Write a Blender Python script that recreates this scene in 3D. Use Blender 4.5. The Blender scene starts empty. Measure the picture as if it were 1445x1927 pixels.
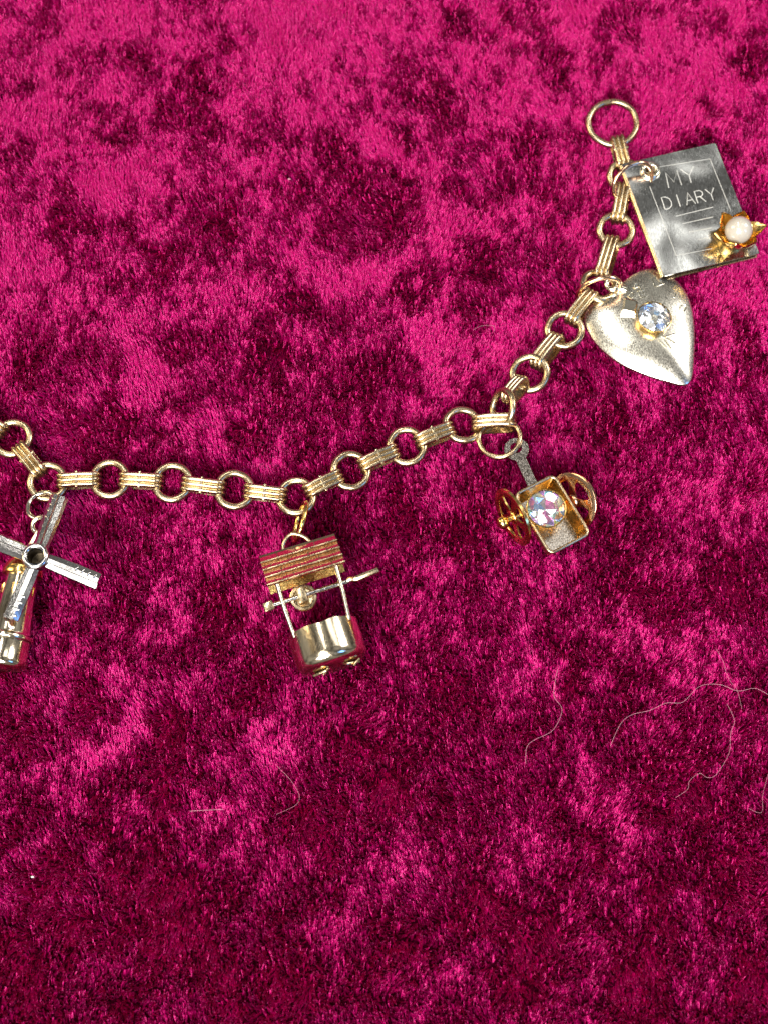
import bpy, bmesh, math, random
import numpy as np
from mathutils import Vector, Matrix

random.seed(7)
rng = np.random.default_rng(11)
S = 0.001                      # everything below is written in millimetres
C = bpy.context.scene.collection
scene = bpy.context.scene

# ------------------------------------------------------------------ camera
TILT, VFOV, DIST = math.radians(18.0), math.radians(44.0), 167.0
CAM = np.array([0.0, -DIST*math.sin(TILT), DIST*math.cos(TILT)])
cam_d = bpy.data.cameras.new('camera'); cam = bpy.data.objects.new('camera', cam_d); C.objects.link(cam)
cam.location = CAM*S; cam.rotation_euler = (TILT, 0, 0)
cam_d.sensor_fit = 'VERTICAL'; cam_d.sensor_height = 24.0; cam_d.lens = 12.0/math.tan(VFOV/2)
cam_d.clip_start = 0.005; cam_d.clip_end = 50.0
cam_d.dof.use_dof = True; cam_d.dof.focus_distance = 0.164; cam_d.dof.aperture_fstop = 20.0
scene.camera = cam

# ------------------------------------------------------------------ world, lamps, exposure
w = bpy.data.worlds.new('World'); scene.world = w; w.use_nodes = True
# the dim room all round: soft uneven tones of walls and ceiling
_n = w.node_tree.nodes; _tc = _n.new('ShaderNodeTexCoord'); _nz = _n.new('ShaderNodeTexNoise'); _rp = _n.new('ShaderNodeValToRGB')
_nz.inputs['Scale'].default_value = 3.2; _nz.inputs['Detail'].default_value = 2.5
_rp.color_ramp.elements[0].position = 0.40; _rp.color_ramp.elements[0].color = (0.10, 0.09, 0.08, 1)
_rp.color_ramp.elements[1].position = 0.64; _rp.color_ramp.elements[1].color = (1.0, 0.98, 0.92, 1)
_mp = _n.new('ShaderNodeMapping'); _mp.inputs['Location'].default_value = (0.37, 0.0, 0.0)
w.node_tree.links.new(_tc.outputs['Generated'], _mp.inputs['Vector']); w.node_tree.links.new(_mp.outputs[0], _nz.inputs['Vector']); w.node_tree.links.new(_nz.outputs['Fac'], _rp.inputs['Fac'])
w.node_tree.links.new(_rp.outputs[0], _n['Background'].inputs[0])
_n['Background'].inputs[1].default_value = 0.32

def lamp(name, loc, target, sx, sy, power, col):
    l = bpy.data.lights.new(name, 'AREA'); l.shape = 'RECTANGLE'; l.size = sx; l.size_y = sy
    l.energy = power; l.color = col
    o = bpy.data.objects.new(name, l); C.objects.link(o); o.location = loc
    o.rotation_euler = (Vector(target)-Vector(loc)).to_track_quat('-Z', 'Y').to_euler()
    return o
lamp('window_lamp', (-0.25, -1.05, 0.95), (0, 0, 0), 0.80, 0.55, 33, (1.0, 0.98, 0.95))
lamp('ceiling_lamp', (-0.40, -0.60, 1.40), (0, 0, 0), 0.70, 0.45, 9, (1.0, 0.97, 0.92))
def streak_lamp(x, y, z, ln, wd, power, col):           # long unseen lamp along y, added for streak reflections on the tub
    o = lamp('streak_reflection_lamp', (x, y, z), (x, y, 0), wd, ln, power, col); o.rotation_euler = (0, 0, 0); return o
streak_lamp(-0.42, 0.80, 1.7, 1.3, 0.12, 9, (1.0, 0.97, 0.92))
lamp('ceiling_lamp', (1.15, 0.45, 1.05), (0, 0, 0), 0.40, 0.50, 11, (1.0, 0.97, 0.94))
lamp('diary_fill_lamp', (0.72, 0.70, 1.9), (0.72, 0.70, 0), 0.62, 0.42, 1.9, (1.0, 0.98, 0.92))  # dim unseen panel added to give the diary cover a lighter gradient
lamp('blue_sign_lamp', (1.2, -0.75, 1.0), (0, 0, 0), 0.3, 0.5, 3.5, (0.10, 0.36, 1.0))
lamp('wall_lamp', (-1.5, 0.3, 0.9), (0, 0, 0), 0.55, 0.8, 12, (1.0, 0.78, 0.46))

vs = scene.view_settings
vs.view_transform = 'Standard'; vs.look = 'None'; vs.exposure = 0.0; vs.gamma = 1.0; vs.use_curve_mapping = False
scene.cycles.use_denoising = True
scene.cycles.max_bounces = 10
try: scene.cycles_curves.shape = 'RIBBONS'; scene.cycles_curves.subdivisions = 1
except Exception: pass

# ------------------------------------------------------------------ pixel -> place
def P(px, py, z=0.0):
    """the point at height z (mm) on the ray of photograph pixel (px, py)"""
    t = math.tan(VFOV/2)/963.5
    d = np.array([(px-722.5)*t, (963.5-py)*t, -1.0])
    c, s = math.cos(TILT), math.sin(TILT)
    dw = np.array([d[0], d[1]*c - d[2]*s, d[1]*s + d[2]*c])
    k = (z-CAM[2])/dw[2]
    return CAM + dw*k
def unit(v): v = np.asarray(v, float); return v/np.linalg.norm(v)
def frame(o, x, y):
    """orthonormal frame as 4x4: x kept, y squared up"""
    x = unit(x); z = unit(np.cross(x, y)); y = np.cross(z, x)
    M = np.eye(4); M[:3, 0] = x; M[:3, 1] = y; M[:3, 2] = z; M[:3, 3] = o
    return M
def rot(axis, deg):
    return np.array(Matrix.Rotation(math.radians(deg), 4, Vector(axis)))
def trans(x, y, z): M = np.eye(4); M[:3, 3] = (x, y, z); return M
def ap(M, v): v = np.asarray(v, float).reshape(-1, 3); return v @ M[:3, :3].T + M[:3, 3]

# ------------------------------------------------------------------ materials
def nodes(name):
    m = bpy.data.materials.new(name); m.use_nodes = True
    nt = m.node_tree; return m, nt, nt.nodes['Principled BSDF']
def N(nt, t, **kw):
    n = nt.nodes.new(t)
    for k, v in kw.items(): setattr(n, k, v)
    return n
def metal(name, col, rough, col2=None, scratch=0.25, speck=0.0, bump=0.02, sc=1.0, warp=0.0, streak=0.6):
    m, nt, b = nodes(name); L = nt.links.new
    tc = N(nt, 'ShaderNodeTexCoord')
    n1 = N(nt, 'ShaderNodeTexNoise'); n1.inputs['Scale'].default_value = 420*sc; n1.inputs['Detail'].default_value = 5
    n2 = N(nt, 'ShaderNodeTexNoise'); n2.inputs['Scale'].default_value = 6000*sc; n2.inputs['Detail'].default_value = 3
    mp = N(nt, 'ShaderNodeMapping'); mp.inputs['Scale'].default_value = (1, streak, 1); mp.inputs['Rotation'].default_value = (0, 0, 0.5)
    L(tc.outputs['Object'], n1.inputs['Vector']); L(tc.outputs['Object'], mp.inputs['Vector']); L(mp.outputs[0], n2.inputs['Vector'])
    mix = N(nt, 'ShaderNodeMix', data_type='RGBA')
    c2 = col2 or tuple(c*0.72 for c in col)
    mix.inputs['A'].default_value = (*col, 1); mix.inputs['B'].default_value = (*c2, 1)
    r = N(nt, 'ShaderNodeMapRange'); r.inputs['From Min'].default_value = 0.45; r.inputs['From Max'].default_value = 0.72
    L(n1.outputs['Fac'], r.inputs['Value']); L(r.outputs[0], mix.inputs['Factor'])
    last = mix.outputs['Result']
    if speck:
        n3 = N(nt, 'ShaderNodeTexNoise'); n3.inputs['Scale'].default_value = 5200*sc; n3.inputs['Detail'].default_value = 2
        L(tc.outputs['Object'], n3.inputs['Vector'])
        r3 = N(nt, 'ShaderNodeMapRange'); r3.inputs['From Min'].default_value = 0.5; r3.inputs['From Max'].default_value = 0.62
        r3.inputs['To Max'].default_value = speck
        L(n3.outputs['Fac'], r3.inputs['Value'])
        mx = N(nt, 'ShaderNodeMix', data_type='RGBA'); mx.inputs['B'].default_value = (0.16, 0.13, 0.10, 1)
        L(r3.outputs[0], mx.inputs['Factor']); L(last, mx.inputs['A']); last = mx.outputs['Result']
    L(last, b.inputs['Base Color'])
    rr = N(nt, 'ShaderNodeMapRange'); rr.inputs['From Min'].default_value = 0.3; rr.inputs['From Max'].default_value = 0.75
    rr.inputs['To Min'].default_value = rough*0.75; rr.inputs['To Max'].default_value = rough+scratch
    L(n2.outputs['Fac'], rr.inputs['Value']); L(rr.outputs[0], b.inputs['Roughness'])
    bp = N(nt, 'ShaderNodeBump'); bp.inputs['Strength'].default_value = bump; bp.inputs['Distance'].default_value = 0.0001
    L(n2.outputs['Fac'], bp.inputs['Height']); L(bp.outputs[0], b.inputs['Normal'])
    if warp:                                             # slow waviness of thin stamped sheet
        n4 = N(nt, 'ShaderNodeTexNoise'); n4.inputs['Scale'].default_value = 95; n4.inputs['Detail'].default_value = 1
        L(tc.outputs['Object'], n4.inputs['Vector'])
        b4 = N(nt, 'ShaderNodeBump'); b4.inputs['Strength'].default_value = 1.0; b4.inputs['Distance'].default_value = warp
        L(n4.outputs['Fac'], b4.inputs['Height']); L(b4.outputs[0], bp.inputs['Normal'])
    b.inputs['Metallic'].default_value = 1.0
    return m
GOLD = metal('pale_gold', (0.66, 0.53, 0.34), 0.25, (0.44, 0.31, 0.17), 0.14)
GOLD_RICH = metal('rich_gold', (0.90, 0.62, 0.22), 0.16, (0.72, 0.42, 0.12), 0.14)
GOLD_ROSE = metal('rose_gold', (0.82, 0.55, 0.36), 0.14, (0.60, 0.34, 0.20), 0.12)
SILVER_GOLD = metal('silvery_gold', (0.88, 0.83, 0.68), 0.16, (0.80, 0.74, 0.60), 0.10, bump=0.02)
SILVER = metal('silver', (0.66, 0.64, 0.62), 0.15, (0.48, 0.46, 0.45), 0.14, warp=0.0006)
STEEL = metal('brushed_silver', (0.62, 0.63, 0.62), 0.17, (0.50, 0.50, 0.49), 0.12, speck=0.12, bump=0.03, warp=0.0012, streak=0.3)
SPECKLED = metal('speckled_silver', (0.66, 0.60, 0.54), 0.22, (0.46, 0.41, 0.36), 0.16, speck=0.75, bump=0.1)
ENGRAVE = metal('engraved_cut', (0.66, 0.65, 0.60), 0.6, None, 0.1)
ENGRAVE.node_tree.nodes['Principled BSDF'].inputs['Metallic'].default_value = 0.5
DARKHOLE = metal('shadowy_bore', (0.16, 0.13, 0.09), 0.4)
m, nt, b = nodes('pearl'); PEARL = m
b.inputs['Base Color'].default_value = (0.50, 0.46, 0.39, 1); b.inputs['Roughness'].default_value = 0.22
b.inputs['Coat Weight'].default_value = 1.0; b.inputs['Coat Roughness'].default_value = 0.06; b.inputs['Coat IOR'].default_value = 1.7
b.inputs['Subsurface Weight'].default_value = 0.0; b.inputs['Subsurface Radius'].default_value = (0.0006, 0.0005, 0.0004)
b.inputs['Subsurface Scale'].default_value = 1.0
b.inputs['Sheen Weight'].default_value = 0.0; b.inputs['Sheen Tint'].default_value = (0.7, 0.85, 1, 1)
m, nt, b = nodes('crystal'); CRYSTAL = m
b.inputs['Base Color'].default_value = (1, 1, 1, 1); b.inputs['Roughness'].default_value = 0.0
b.inputs['Transmission Weight'].default_value = 1.0; b.inputs['IOR'].default_value = 1.6
def foil(name, col):
    m, nt, b = nodes(name); b.inputs['Base Color'].default_value = (*col, 1)
    b.inputs['Metallic'].default_value = 0.78; b.inputs['Roughness'].default_value = 0.12
    return m
FOIL = [foil('foil_white', (0.92, 0.95, 0.98)), foil('foil_pale', (0.88, 0.92, 0.98)), foil('foil_blue', (0.62, 0.80, 0.98)), foil('foil_grey', (0.75, 0.76, 0.80))]
FOIL_AB = [foil('coat_white', (0.96, 0.97, 0.95)), foil('coat_pale', (0.92, 0.97, 0.92)), foil('coat_mint', (0.70, 0.95, 0.90)), foil('coat_lemon', (0.96, 0.95, 0.62)), foil('coat_cyan', (0.35, 0.90, 0.95)), foil('coat_yellow', (0.96, 0.90, 0.38)),
           foil('coat_pink', (0.98, 0.45, 0.72)), foil('coat_violet', (0.62, 0.42, 0.95)), foil('coat_orange', (1.0, 0.55, 0.30)), foil('coat_blue', (0.45, 0.62, 1.0))]
m, nt, b = nodes('lint'); LINT = m
b.inputs['Base Color'].default_value = (0.52, 0.24, 0.31, 1); b.inputs['Roughness'].default_value = 0.4
m, nt, b = nodes('velvet_backing'); BACKING = m
nz = N(nt, 'ShaderNodeTexNoise'); nz.inputs['Scale'].default_value = 900
rp = N(nt, 'ShaderNodeValToRGB'); rp.color_ramp.elements[0].color = (0.02, 0.0002, 0.005, 1); rp.color_ramp.elements[1].color = (0.045, 0.0005, 0.011, 1)
tc = N(nt, 'ShaderNodeTexCoord'); nt.links.new(tc.outputs['Object'], nz.inputs['Vector'])
nt.links.new(nz.outputs['Fac'], rp.inputs['Fac']); nt.links.new(rp.outputs[0], b.inputs['Base Color'])
b.inputs['Roughness'].default_value = 1.0; b.inputs['Specular IOR Level'].default_value = 0.0

# pile fibre: dyed rayon, saturated body with a tinted gloss along the fibre
PILE = bpy.data.materials.new('velvet_fibre'); PILE.use_nodes = True
nt = PILE.node_tree; nt.nodes.clear(); L = nt.links.new
out = N(nt, 'ShaderNodeOutputMaterial')
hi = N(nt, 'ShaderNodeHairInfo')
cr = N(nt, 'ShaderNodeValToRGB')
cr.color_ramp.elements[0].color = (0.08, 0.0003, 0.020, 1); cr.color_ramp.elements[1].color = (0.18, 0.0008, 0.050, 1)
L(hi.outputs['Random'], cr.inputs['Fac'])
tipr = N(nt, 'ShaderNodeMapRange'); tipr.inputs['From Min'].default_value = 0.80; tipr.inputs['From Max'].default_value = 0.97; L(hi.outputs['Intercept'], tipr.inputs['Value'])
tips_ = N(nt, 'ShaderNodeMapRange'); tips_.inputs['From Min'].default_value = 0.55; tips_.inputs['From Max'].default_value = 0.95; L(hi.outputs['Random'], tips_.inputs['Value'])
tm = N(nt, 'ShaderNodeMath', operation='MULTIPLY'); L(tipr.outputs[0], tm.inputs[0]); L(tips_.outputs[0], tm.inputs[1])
tmx = N(nt, 'ShaderNodeMix', data_type='RGBA'); tmx.inputs['B'].default_value = (0.95, 0.12, 0.42, 1)      # sparkle of light on the cut ends, painted as paler pink
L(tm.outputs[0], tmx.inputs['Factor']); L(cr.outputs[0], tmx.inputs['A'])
df = N(nt, 'ShaderNodeBsdfDiffuse'); L(tmx.outputs['Result'], df.inputs['Color'])
h1 = N(nt, 'ShaderNodeBsdfHair', component='Reflection')
h1.inputs['Color'].default_value = (0.54, 0.0020, 0.140, 1); h1.inputs['RoughnessU'].default_value = 0.15; h1.inputs['RoughnessV'].default_value = 0.6
gl = N(nt, 'ShaderNodeBsdfAnisotropic') if False else N(nt, 'ShaderNodeBsdfGlossy')
gl.inputs['Color'].default_value = (1.0, 0.45, 0.70, 1); gl.inputs['Roughness'].default_value = 0.2
a1 = N(nt, 'ShaderNodeMixShader'); a1.inputs[0].default_value = 0.66; L(df.outputs[0], a1.inputs[1]); L(h1.outputs[0], a1.inputs[2])
a2 = N(nt, 'ShaderNodeMixShader'); a2.inputs[0].default_value = 0.032; L(a1.outputs[0], a2.inputs[1]); L(gl.outputs[0], a2.inputs[2])
L(a2.outputs[0], out.inputs['Surface'])

# ------------------------------------------------------------------ object helpers
ORG = {}
def thing(name, base, label, cat, group=None):
    o = bpy.data.objects.new(name, None); C.objects.link(o); o.empty_display_size = 0.002
    o.location = np.asarray(base)*S; ORG[o.name] = np.asarray(base, float)
    o['label'] = label; o['category'] = cat
    if group: o['group'] = group
    return o
def mesh(name, vf, mat, parent=None, sharp=35, mats=None, midx=None):
    v, f = vf; v = np.asarray(v, float).reshape(-1, 3)
    org = v.mean(0)
    me = bpy.data.meshes.new(name)
    me.from_pydata(((v-org)*S).tolist(), [], [tuple(int(i) for i in q) for q in f]); 
    for mm in (mats or [mat]): me.materials.append(mm)
    bm = bmesh.new(); bm.from_mesh(me)
    if midx is None: bmesh.ops.recalc_face_normals(bm, faces=bm.faces)
    bm.to_mesh(me); bm.free()
    if midx is not None:
        for p, i in zip(me.polygons, midx): p.material_index = i
    me.polygons.foreach_set('use_smooth', [sharp > 0]*len(me.polygons))
    if sharp > 0: me.set_sharp_from_angle(angle=math.radians(sharp))
    me.update()
    o = bpy.data.objects.new(name, me); C.objects.link(o)
    if parent is not None:
        o.parent = parent; o.location = (org-ORG[parent.name])*S
    else: o.location = org*S
    ORG[o.name] = org
    return o
def join(*parts):
    V, F, k = [], [], 0
    for v, f in parts:
        v = np.asarray(v, float).reshape(-1, 3); V.append(v); F += [tuple(i+k for i in q) for q in f]; k += len(v)
    return np.vstack(V), F
def tube(pts, rad, n=10, closed=False, flat=1.0):
    pts = np.asarray(pts, float); m = len(pts); rad = np.broadcast_to(np.asarray(rad, float), (m,))
    if closed: tan = np.roll(pts, -1, 0)-np.roll(pts, 1, 0)
    else: tan = np.gradient(pts, axis=0)
    tan /= np.linalg.norm(tan, axis=1)[:, None]
    if closed: nrm = unit(np.cross(pts[0]-pts.mean(0), tan[0]))
    else:
        a = np.array([0, 0, 1.0]) if abs(tan[0][2]) < 0.9 else np.array([1.0, 0, 0]); nrm = unit(a-tan[0]*np.dot(a, tan[0]))
    V, F = [], []
    for i in range(m):
        nrm = unit(nrm-tan[i]*np.dot(nrm, tan[i])); bn = np.cross(tan[i], nrm)
        for k in range(n):
            t = 2*math.pi*k/n; V.append(pts[i]+rad[i]*(math.cos(t)*nrm*flat+math.sin(t)*bn))
    for i in range(m if closed else m-1):
        j = (i+1) % m
        for k in range(n):
            q = (k+1) % n; F.append((i*n+k, i*n+q, j*n+q, j*n+k))
    if not closed: F.append(tuple(range(n))[::-1]); F.append(tuple(range((m-1)*n, m*n)))
    return np.array(V), F
def ring(c, nx, ny, R, r, n=12, m=40, gap=0.0, wob=0.012, seed=0, ry=1.0):
    """a wire ring: centre, two in-plane unit axes"""
    rg = np.random.default_rng(seed); p = rg.uniform(0, 6.28, 3)
    full = gap == 0
    a = np.linspace(0, 2*math.pi, m, endpoint=False) if full else np.linspace(gap/2, 2*math.pi-gap/2, m)
    rr = R*(1+wob*np.sin(2*a+p[0])+wob*0.7*np.sin(3*a+p[1])+wob*0.5*np.sin(8*a+p[2]))
    pts = np.asarray(c)+np.outer(np.cos(a)*rr, nx)+np.outer(np.sin(a)*rr*ry, ny)
    return tube(pts, r, n, closed=full)
def box(M, sx, sy, sz, bev=0.05):
    bm = bmesh.new(); bmesh.ops.create_cube(bm, size=1)
    bmesh.ops.scale(bm, vec=(sx, sy, sz), verts=bm.verts)
    if bev: bmesh.ops.bevel(bm, geom=list(bm.edges), offset=bev, segments=2, affect='EDGES', profile=0.6)
    v = np.array([x.co[:] for x in bm.verts]); bm.verts.index_update()
    f = [tuple(q.index for q in p.verts) for p in bm.faces]; bm.free()
    return ap(M, v), f
def lathe(M, prof, n=40, cap=True, oval=1.0, a0=0, wave=None):
    V, F = [], []
    for j, (r, z) in enumerate(prof):
        for k in range(n):
            t = 2*math.pi*k/n+a0
            zz = z+(wave(t, j) if wave else 0)
            V.append((r*math.cos(t), r*oval*math.sin(t), zz))
    for j in range(len(prof)-1):
        for k in range(n):
            q = (k+1) % n; F.append((j*n+k, j*n+q, (j+1)*n+q, (j+1)*n+k))
    if cap:
        F.append(tuple(range(n))[::-1]); F.append(tuple(range((len(prof)-1)*n, len(prof)*n)))
    return ap(M, V), F
def plate(M, outline, z0, z1, holes=(), bev=0.0):
    """flat plate with holes, extruded between z0 and z1 in M"""
    bm = bmesh.new(); edges = []
    for lp in [outline]+list(holes):
        vv = [bm.verts.new((x, y, z1)) for x, y in lp]
        for i in range(len(vv)): edges.append(bm.edges.new((vv[i], vv[(i+1) % len(vv)])))
    bmesh.ops.triangle_fill(bm, use_beauty=True, use_dissolve=False, edges=edges)
    g = bmesh.ops.extrude_face_region(bm, geom=list(bm.faces))
    for x in g['geom']:
        if isinstance(x, bmesh.types.BMVert): x.co.z = z0
    bm.verts.index_update()
    v = np.array([x.co[:] for x in bm.verts]); f = [tuple(q.index for q in p.verts) for p in bm.faces]; bm.free()
    return ap(M, v), f
def circ(cx, cy, r, n=24, ry=None): return [(cx+r*math.cos(2*math.pi*k/n), cy+(ry or r)*math.sin(2*math.pi*k/n)) for k in range(n)]
def rrect(x0, y0, x1, y1, r, n=5):
    o = []
    for cx, cy, a in ((x1-r, y1-r, 0), (x0+r, y1-r, 90), (x0+r, y0+r, 180), (x1-r, y0+r, 270)):
        for k in range(n+1):
            t = math.radians(a+90*k/n); o.append((cx+r*math.cos(t), cy+r*math.sin(t)))
    return o
def loft(loops, cap0=True, cap1=True):
    n = len(loops[0]); V = np.vstack([np.asarray(l, float) for l in loops]); F = []
    for j in range(len(loops)-1):
        for k in range(n):
            q = (k+1) % n; F.append((j*n+k, j*n+q, (j+1)*n+q, (j+1)*n+k))
    if cap0: F.append(tuple(range(n))[::-1])
    if cap1: F.append(tuple(range((len(loops)-1)*n, len(loops)*n)))
    return V, F
def spline(pts, k=6):
    p = np.asarray(pts, float); out = []
    for i in range(len(p)-1):
        a, b_, c, d = p[max(i-1, 0)], p[i], p[i+1], p[min(i+2, len(p)-1)]
        for t in np.linspace(0, 1, k, endpoint=False):
            out.append(0.5*((2*b_)+(-a+c)*t+(2*a-5*b_+4*c-d)*t*t+(-a+3*b_-3*c+d)*t**3))
    out.append(p[-1]); return np.array(out)

# gem: glass crown over a foil-backed pavilion
def gem(parent, M, R, foils, seed):
    rg = np.random.default_rng(seed); n = 8
    def lp(r, z, k, off): return [(r*math.cos(2*math.pi*(i+off)/k), r*math.sin(2*math.pi*(i+off)/k), z) for i in range(k)]
    # crown
    T = lp(R*0.50, R*0.36, 8, 0); Md = lp(R*0.78, R*0.22, 8, 0.5); G = lp(R, 0.02, 16, 0); G2 = lp(R, -0.10*R, 16, 0)
    V = T+Md+G+G2; F = [tuple(range(8))]
    for i in range(8):
        j = (i+1) % 8
        F.append((i, 8+i, j))
        F.append((8+i, 16+2*i+1, 16+2*((i+1) % 8), 8+j) if False else (j, 8+i, 16+2*j, 8+j))
        F.append((8+i, 16+2*i+1, 16+2*j)); F.append((8+i, 16+2*i, 16+2*i+1))
    for i in range(16):
        j = (i+1) % 16; F.append((16+i, 32+i, 32+j, 16+j))
    F.append(tuple(range(32, 48))[::-1])
    g = mesh('crystal', (ap(M, V), F), CRYSTAL, parent, sharp=0)
    # foil pavilion just beneath the glass
    A = lp(R*0.97, -0.12*R, 16, 0); B = lp(R*0.55, -0.30*R, 8, 0.5); D = [(0, 0, -0.45*R)]
    V = A+B+D; F = []
    for i in range(8):
        j = (i+1) % 8
        F += [(2*i, 2*i+1, 16+i), (2*i+1, (2*i+2) % 16, 16+i), (16+i, (2*i+2) % 16, 16+j), (16+i, 16+j, 24)]
    mesh('foil_backing', (ap(M, V), F), None, g, sharp=0, mats=foils, midx=[int(x) for x in rg.integers(0, len(foils), len(F))])
    return g

# ------------------------------------------------------------------ velvet
def vnoise(x, y, sc, seed):
    rg = np.random.default_rng(seed); n = 256; tab = rg.uniform(-1, 1, (n, n))
    u, v = x/sc+1000.37, y/sc+1000.71
    i, j = np.floor(u).astype(int), np.floor(v).astype(int); fu, fv = u-i, v-j
    fu = fu*fu*(3-2*fu); fv = fv*fv*(3-2*fv)
    g = lambda a, b_: tab[a % n, b_ % n]
    return (g(i, j)*(1-fu)+g(i+1, j)*fu)*(1-fv)+(g(i, j+1)*(1-fu)+g(i+1, j+1)*fu)*fv
def fbm(x, y, sc, seed, o=4, g=0.55):
    r = 0; a = 1; t = 0
    for k in range(o): r = r+a*vnoise(x, y, sc/2**k, seed+k); t += a; a *= g
    return r/t*1.6
X0, X1, Y0, Y1 = -78.0, 78.0, -80.0, 104.0
def ground(x, y): return 0.22*fbm(x, y, 26, 90, 3)-0.98
nx_, ny_ = 120, 140
gx, gy = np.meshgrid(np.linspace(X0-4, X1+4, nx_), np.linspace(Y0-4, Y1+4, ny_))
gz = ground(gx, gy)
gv = np.stack([gx, gy, gz], -1).reshape(-1, 3)
gv = np.vstack([gv, gv-[0, 0, 1.0]])
nn = nx_*ny_; gf = []
for j in range(ny_-1):
    for i in range(nx_-1):
        a = j*nx_+i; gf.append((a, a+1, a+nx_+1, a+nx_)); gf.append((nn+a+nx_, nn+a+nx_+1, nn+a+1, nn+a))
cloth = mesh('velvet_cloth', (gv, gf), BACKING, None, sharp=180)
cloth['kind'] = 'structure'; cloth['label'] = 'crushed magenta velvet cloth under the bracelet'

# places where the pile stands up or lies toward the camera (dark) or is brushed flat (bright), in photograph pixels
DARK = [(420,70,22),(245,100,45),(130,135,22),(375,165,38),(330,215,26),(225,262,30),(20,300,35),(140,400,45),(410,410,26),(300,480,28),
        (645,300,38),(690,350,36),(645,440,42),(755,265,26),(740,385,50),(830,190,35),(860,30,50),(960,20,30),(980,350,32),(850,350,26),(790,535,42),(900,490,45),
        (885,590,40),(520,690,50),(560,330,24),(1180,40,35),(1420,120,40),(1330,215,30),(1070,120,26),(1000,270,30),(1060,700,35),(1400,640,40),(1150,790,40),(700,700,40),
        (350,650,35),(140,800,30),(60,690,40),(230,790,35),(330,780,24),(560,560,30),(460,820,30),(770,980,45),(870,1010,55),(400,1120,30),(250,1170,26),(470,1300,30),(420,1180,35),(150,1340,35),
        (340,1400,40),(290,1480,40),(160,1530,45),(60,1400,30),(240,1620,55),(100,1700,50),(330,1740,60),(1090,1270,35),(1130,1600,30),(930,1730,50),(780,1780,35),(560,1560,40),(620,1600,35),(1000,1830,60),(540,1870,45),(400,1840,45),
        (1250,1130,40),(1380,1100,40),(1300,1500,50),(1380,1640,45),(1250,1700,45),(750,1480,45),(680,1390,35),(40,1850,50),(1200,1880,50),(1400,1850,50),(860,1300,40),(1200,1000,40)]
BRIGHT = [(80,220,60),(200,40,60),(560,110,70),(640,30,60),(210,360,50),(760,310,45),(650,520,60),(280,700,50),(1000,180,60),(1290,120,60),(1330,650,50),(830,640,45),
          (620,480,50),(120,1480,45),(160,1440,50),(440,1570,40),(440,1420,40),(850,1820,45),(550,1620,35),(250,1330,50),(320,1180,40),(1080,1340,45),(990,1290,40),(430,560,50),(130,560,50),(950,790,40),(760,1690,45),(1010,1130,50)]
pitch = 0.31
tx, ty = np.meshgrid(np.arange(X0, X1, pitch), np.arange(Y0, Y1, pitch*0.9))
tx = tx.ravel(); ty = ty.ravel()
tx = tx+rng.normal(0, 0.07, tx.size); ty = ty+rng.normal(0, 0.10, ty.size)
K = 2
rep = lambda a: np.repeat(a, K)
rx = rep(tx)+rng.normal(0, 0.06, tx.size*K); ry_ = rep(ty)+rng.normal(0, 0.06, tx.size*K)
n_str = rx.size
def spots(lst, z=0):
    f = np.zeros(tx.size)
    wx = tx+2.2*vnoise(tx, ty, 3.0, 5)+1.3*vnoise(tx, ty, 1.3, 6); wy = ty+2.2*vnoise(tx, ty, 3.0, 7)+1.3*vnoise(tx, ty, 1.3, 8)
    for (px, py, r) in lst:
        c = P(px, py, z); rr = r*0.072*1.1
        d2 = ((wx-c[0])**2+((wy-c[1])*0.85)**2)/rr**2
        f = np.maximum(f, 1/(1+np.exp((np.sqrt(d2)-0.85)*6)))
    return f
dk, br = spots(DARK), spots(BRIGHT)
grad = np.clip((ty+62)/144, 0, 1)                       # the nap is brushed flatter towards the far side
lean_y = 0.46+0.50*grad + 0.40*fbm(tx, ty, 11, 20, 2) + 0.55*np.tanh(2.2*fbm(tx, ty, 5.0, 24, 4, 0.75)) + 0.62*np.tanh(2.2*fbm(tx*1.35, ty*0.8, 1.7, 28, 3, 0.75)) + rng.normal(0, 0.36, tx.size) + (rng.random(tx.size) < 0.18)*rng.uniform(0.6, 2.6, tx.size) - 1.6*dk + (0.85-0.35*grad)*br
lean_x = -0.10 + 0.45*fbm(tx, ty, 10, 40, 2) + 0.5*fbm(tx, ty, 3, 44, 3, 0.8) + rng.normal(0, 0.30, tx.size)
hgt = 1.0+0.16*fbm(tx, ty, 5, 60, 3)+rng.normal(0, 0.09, tx.size)
ly = rep(lean_y)+rng.normal(0, 0.13, n_str); lx = rep(lean_x)+rng.normal(0, 0.13, n_str)
ln = 1.12*rep(hgt)*rng.uniform(0.8, 1.12, n_str)
np_ = 4
ts = np.linspace(0, 1, np_)
pos = np.zeros((n_str, np_, 3))
d0 = np.stack([lx*0.9, ly*0.9, np.ones(n_str)], 1); d0 /= np.linalg.norm(d0, axis=1)[:, None]
d1 = np.stack([lx*1.12, ly*1.12, np.ones(n_str)], 1); d1 /= np.linalg.norm(d1, axis=1)[:, None]
p = np.stack([rx, ry_, ground(rx, ry_)-0.02], 1)
pos[:, 0] = p
for k in range(1, np_):
    f = (k-0.5)/(np_-1); d = d0*(1-f)+d1*f
    p = p+d*(ln/(np_-1))[:, None]; pos[:, k] = p
rad = np.tile(np.array([0.060, 0.064, 0.062, 0.046]), (n_str, 1))*rng.uniform(0.75, 1.2, (n_str, 1))

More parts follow.
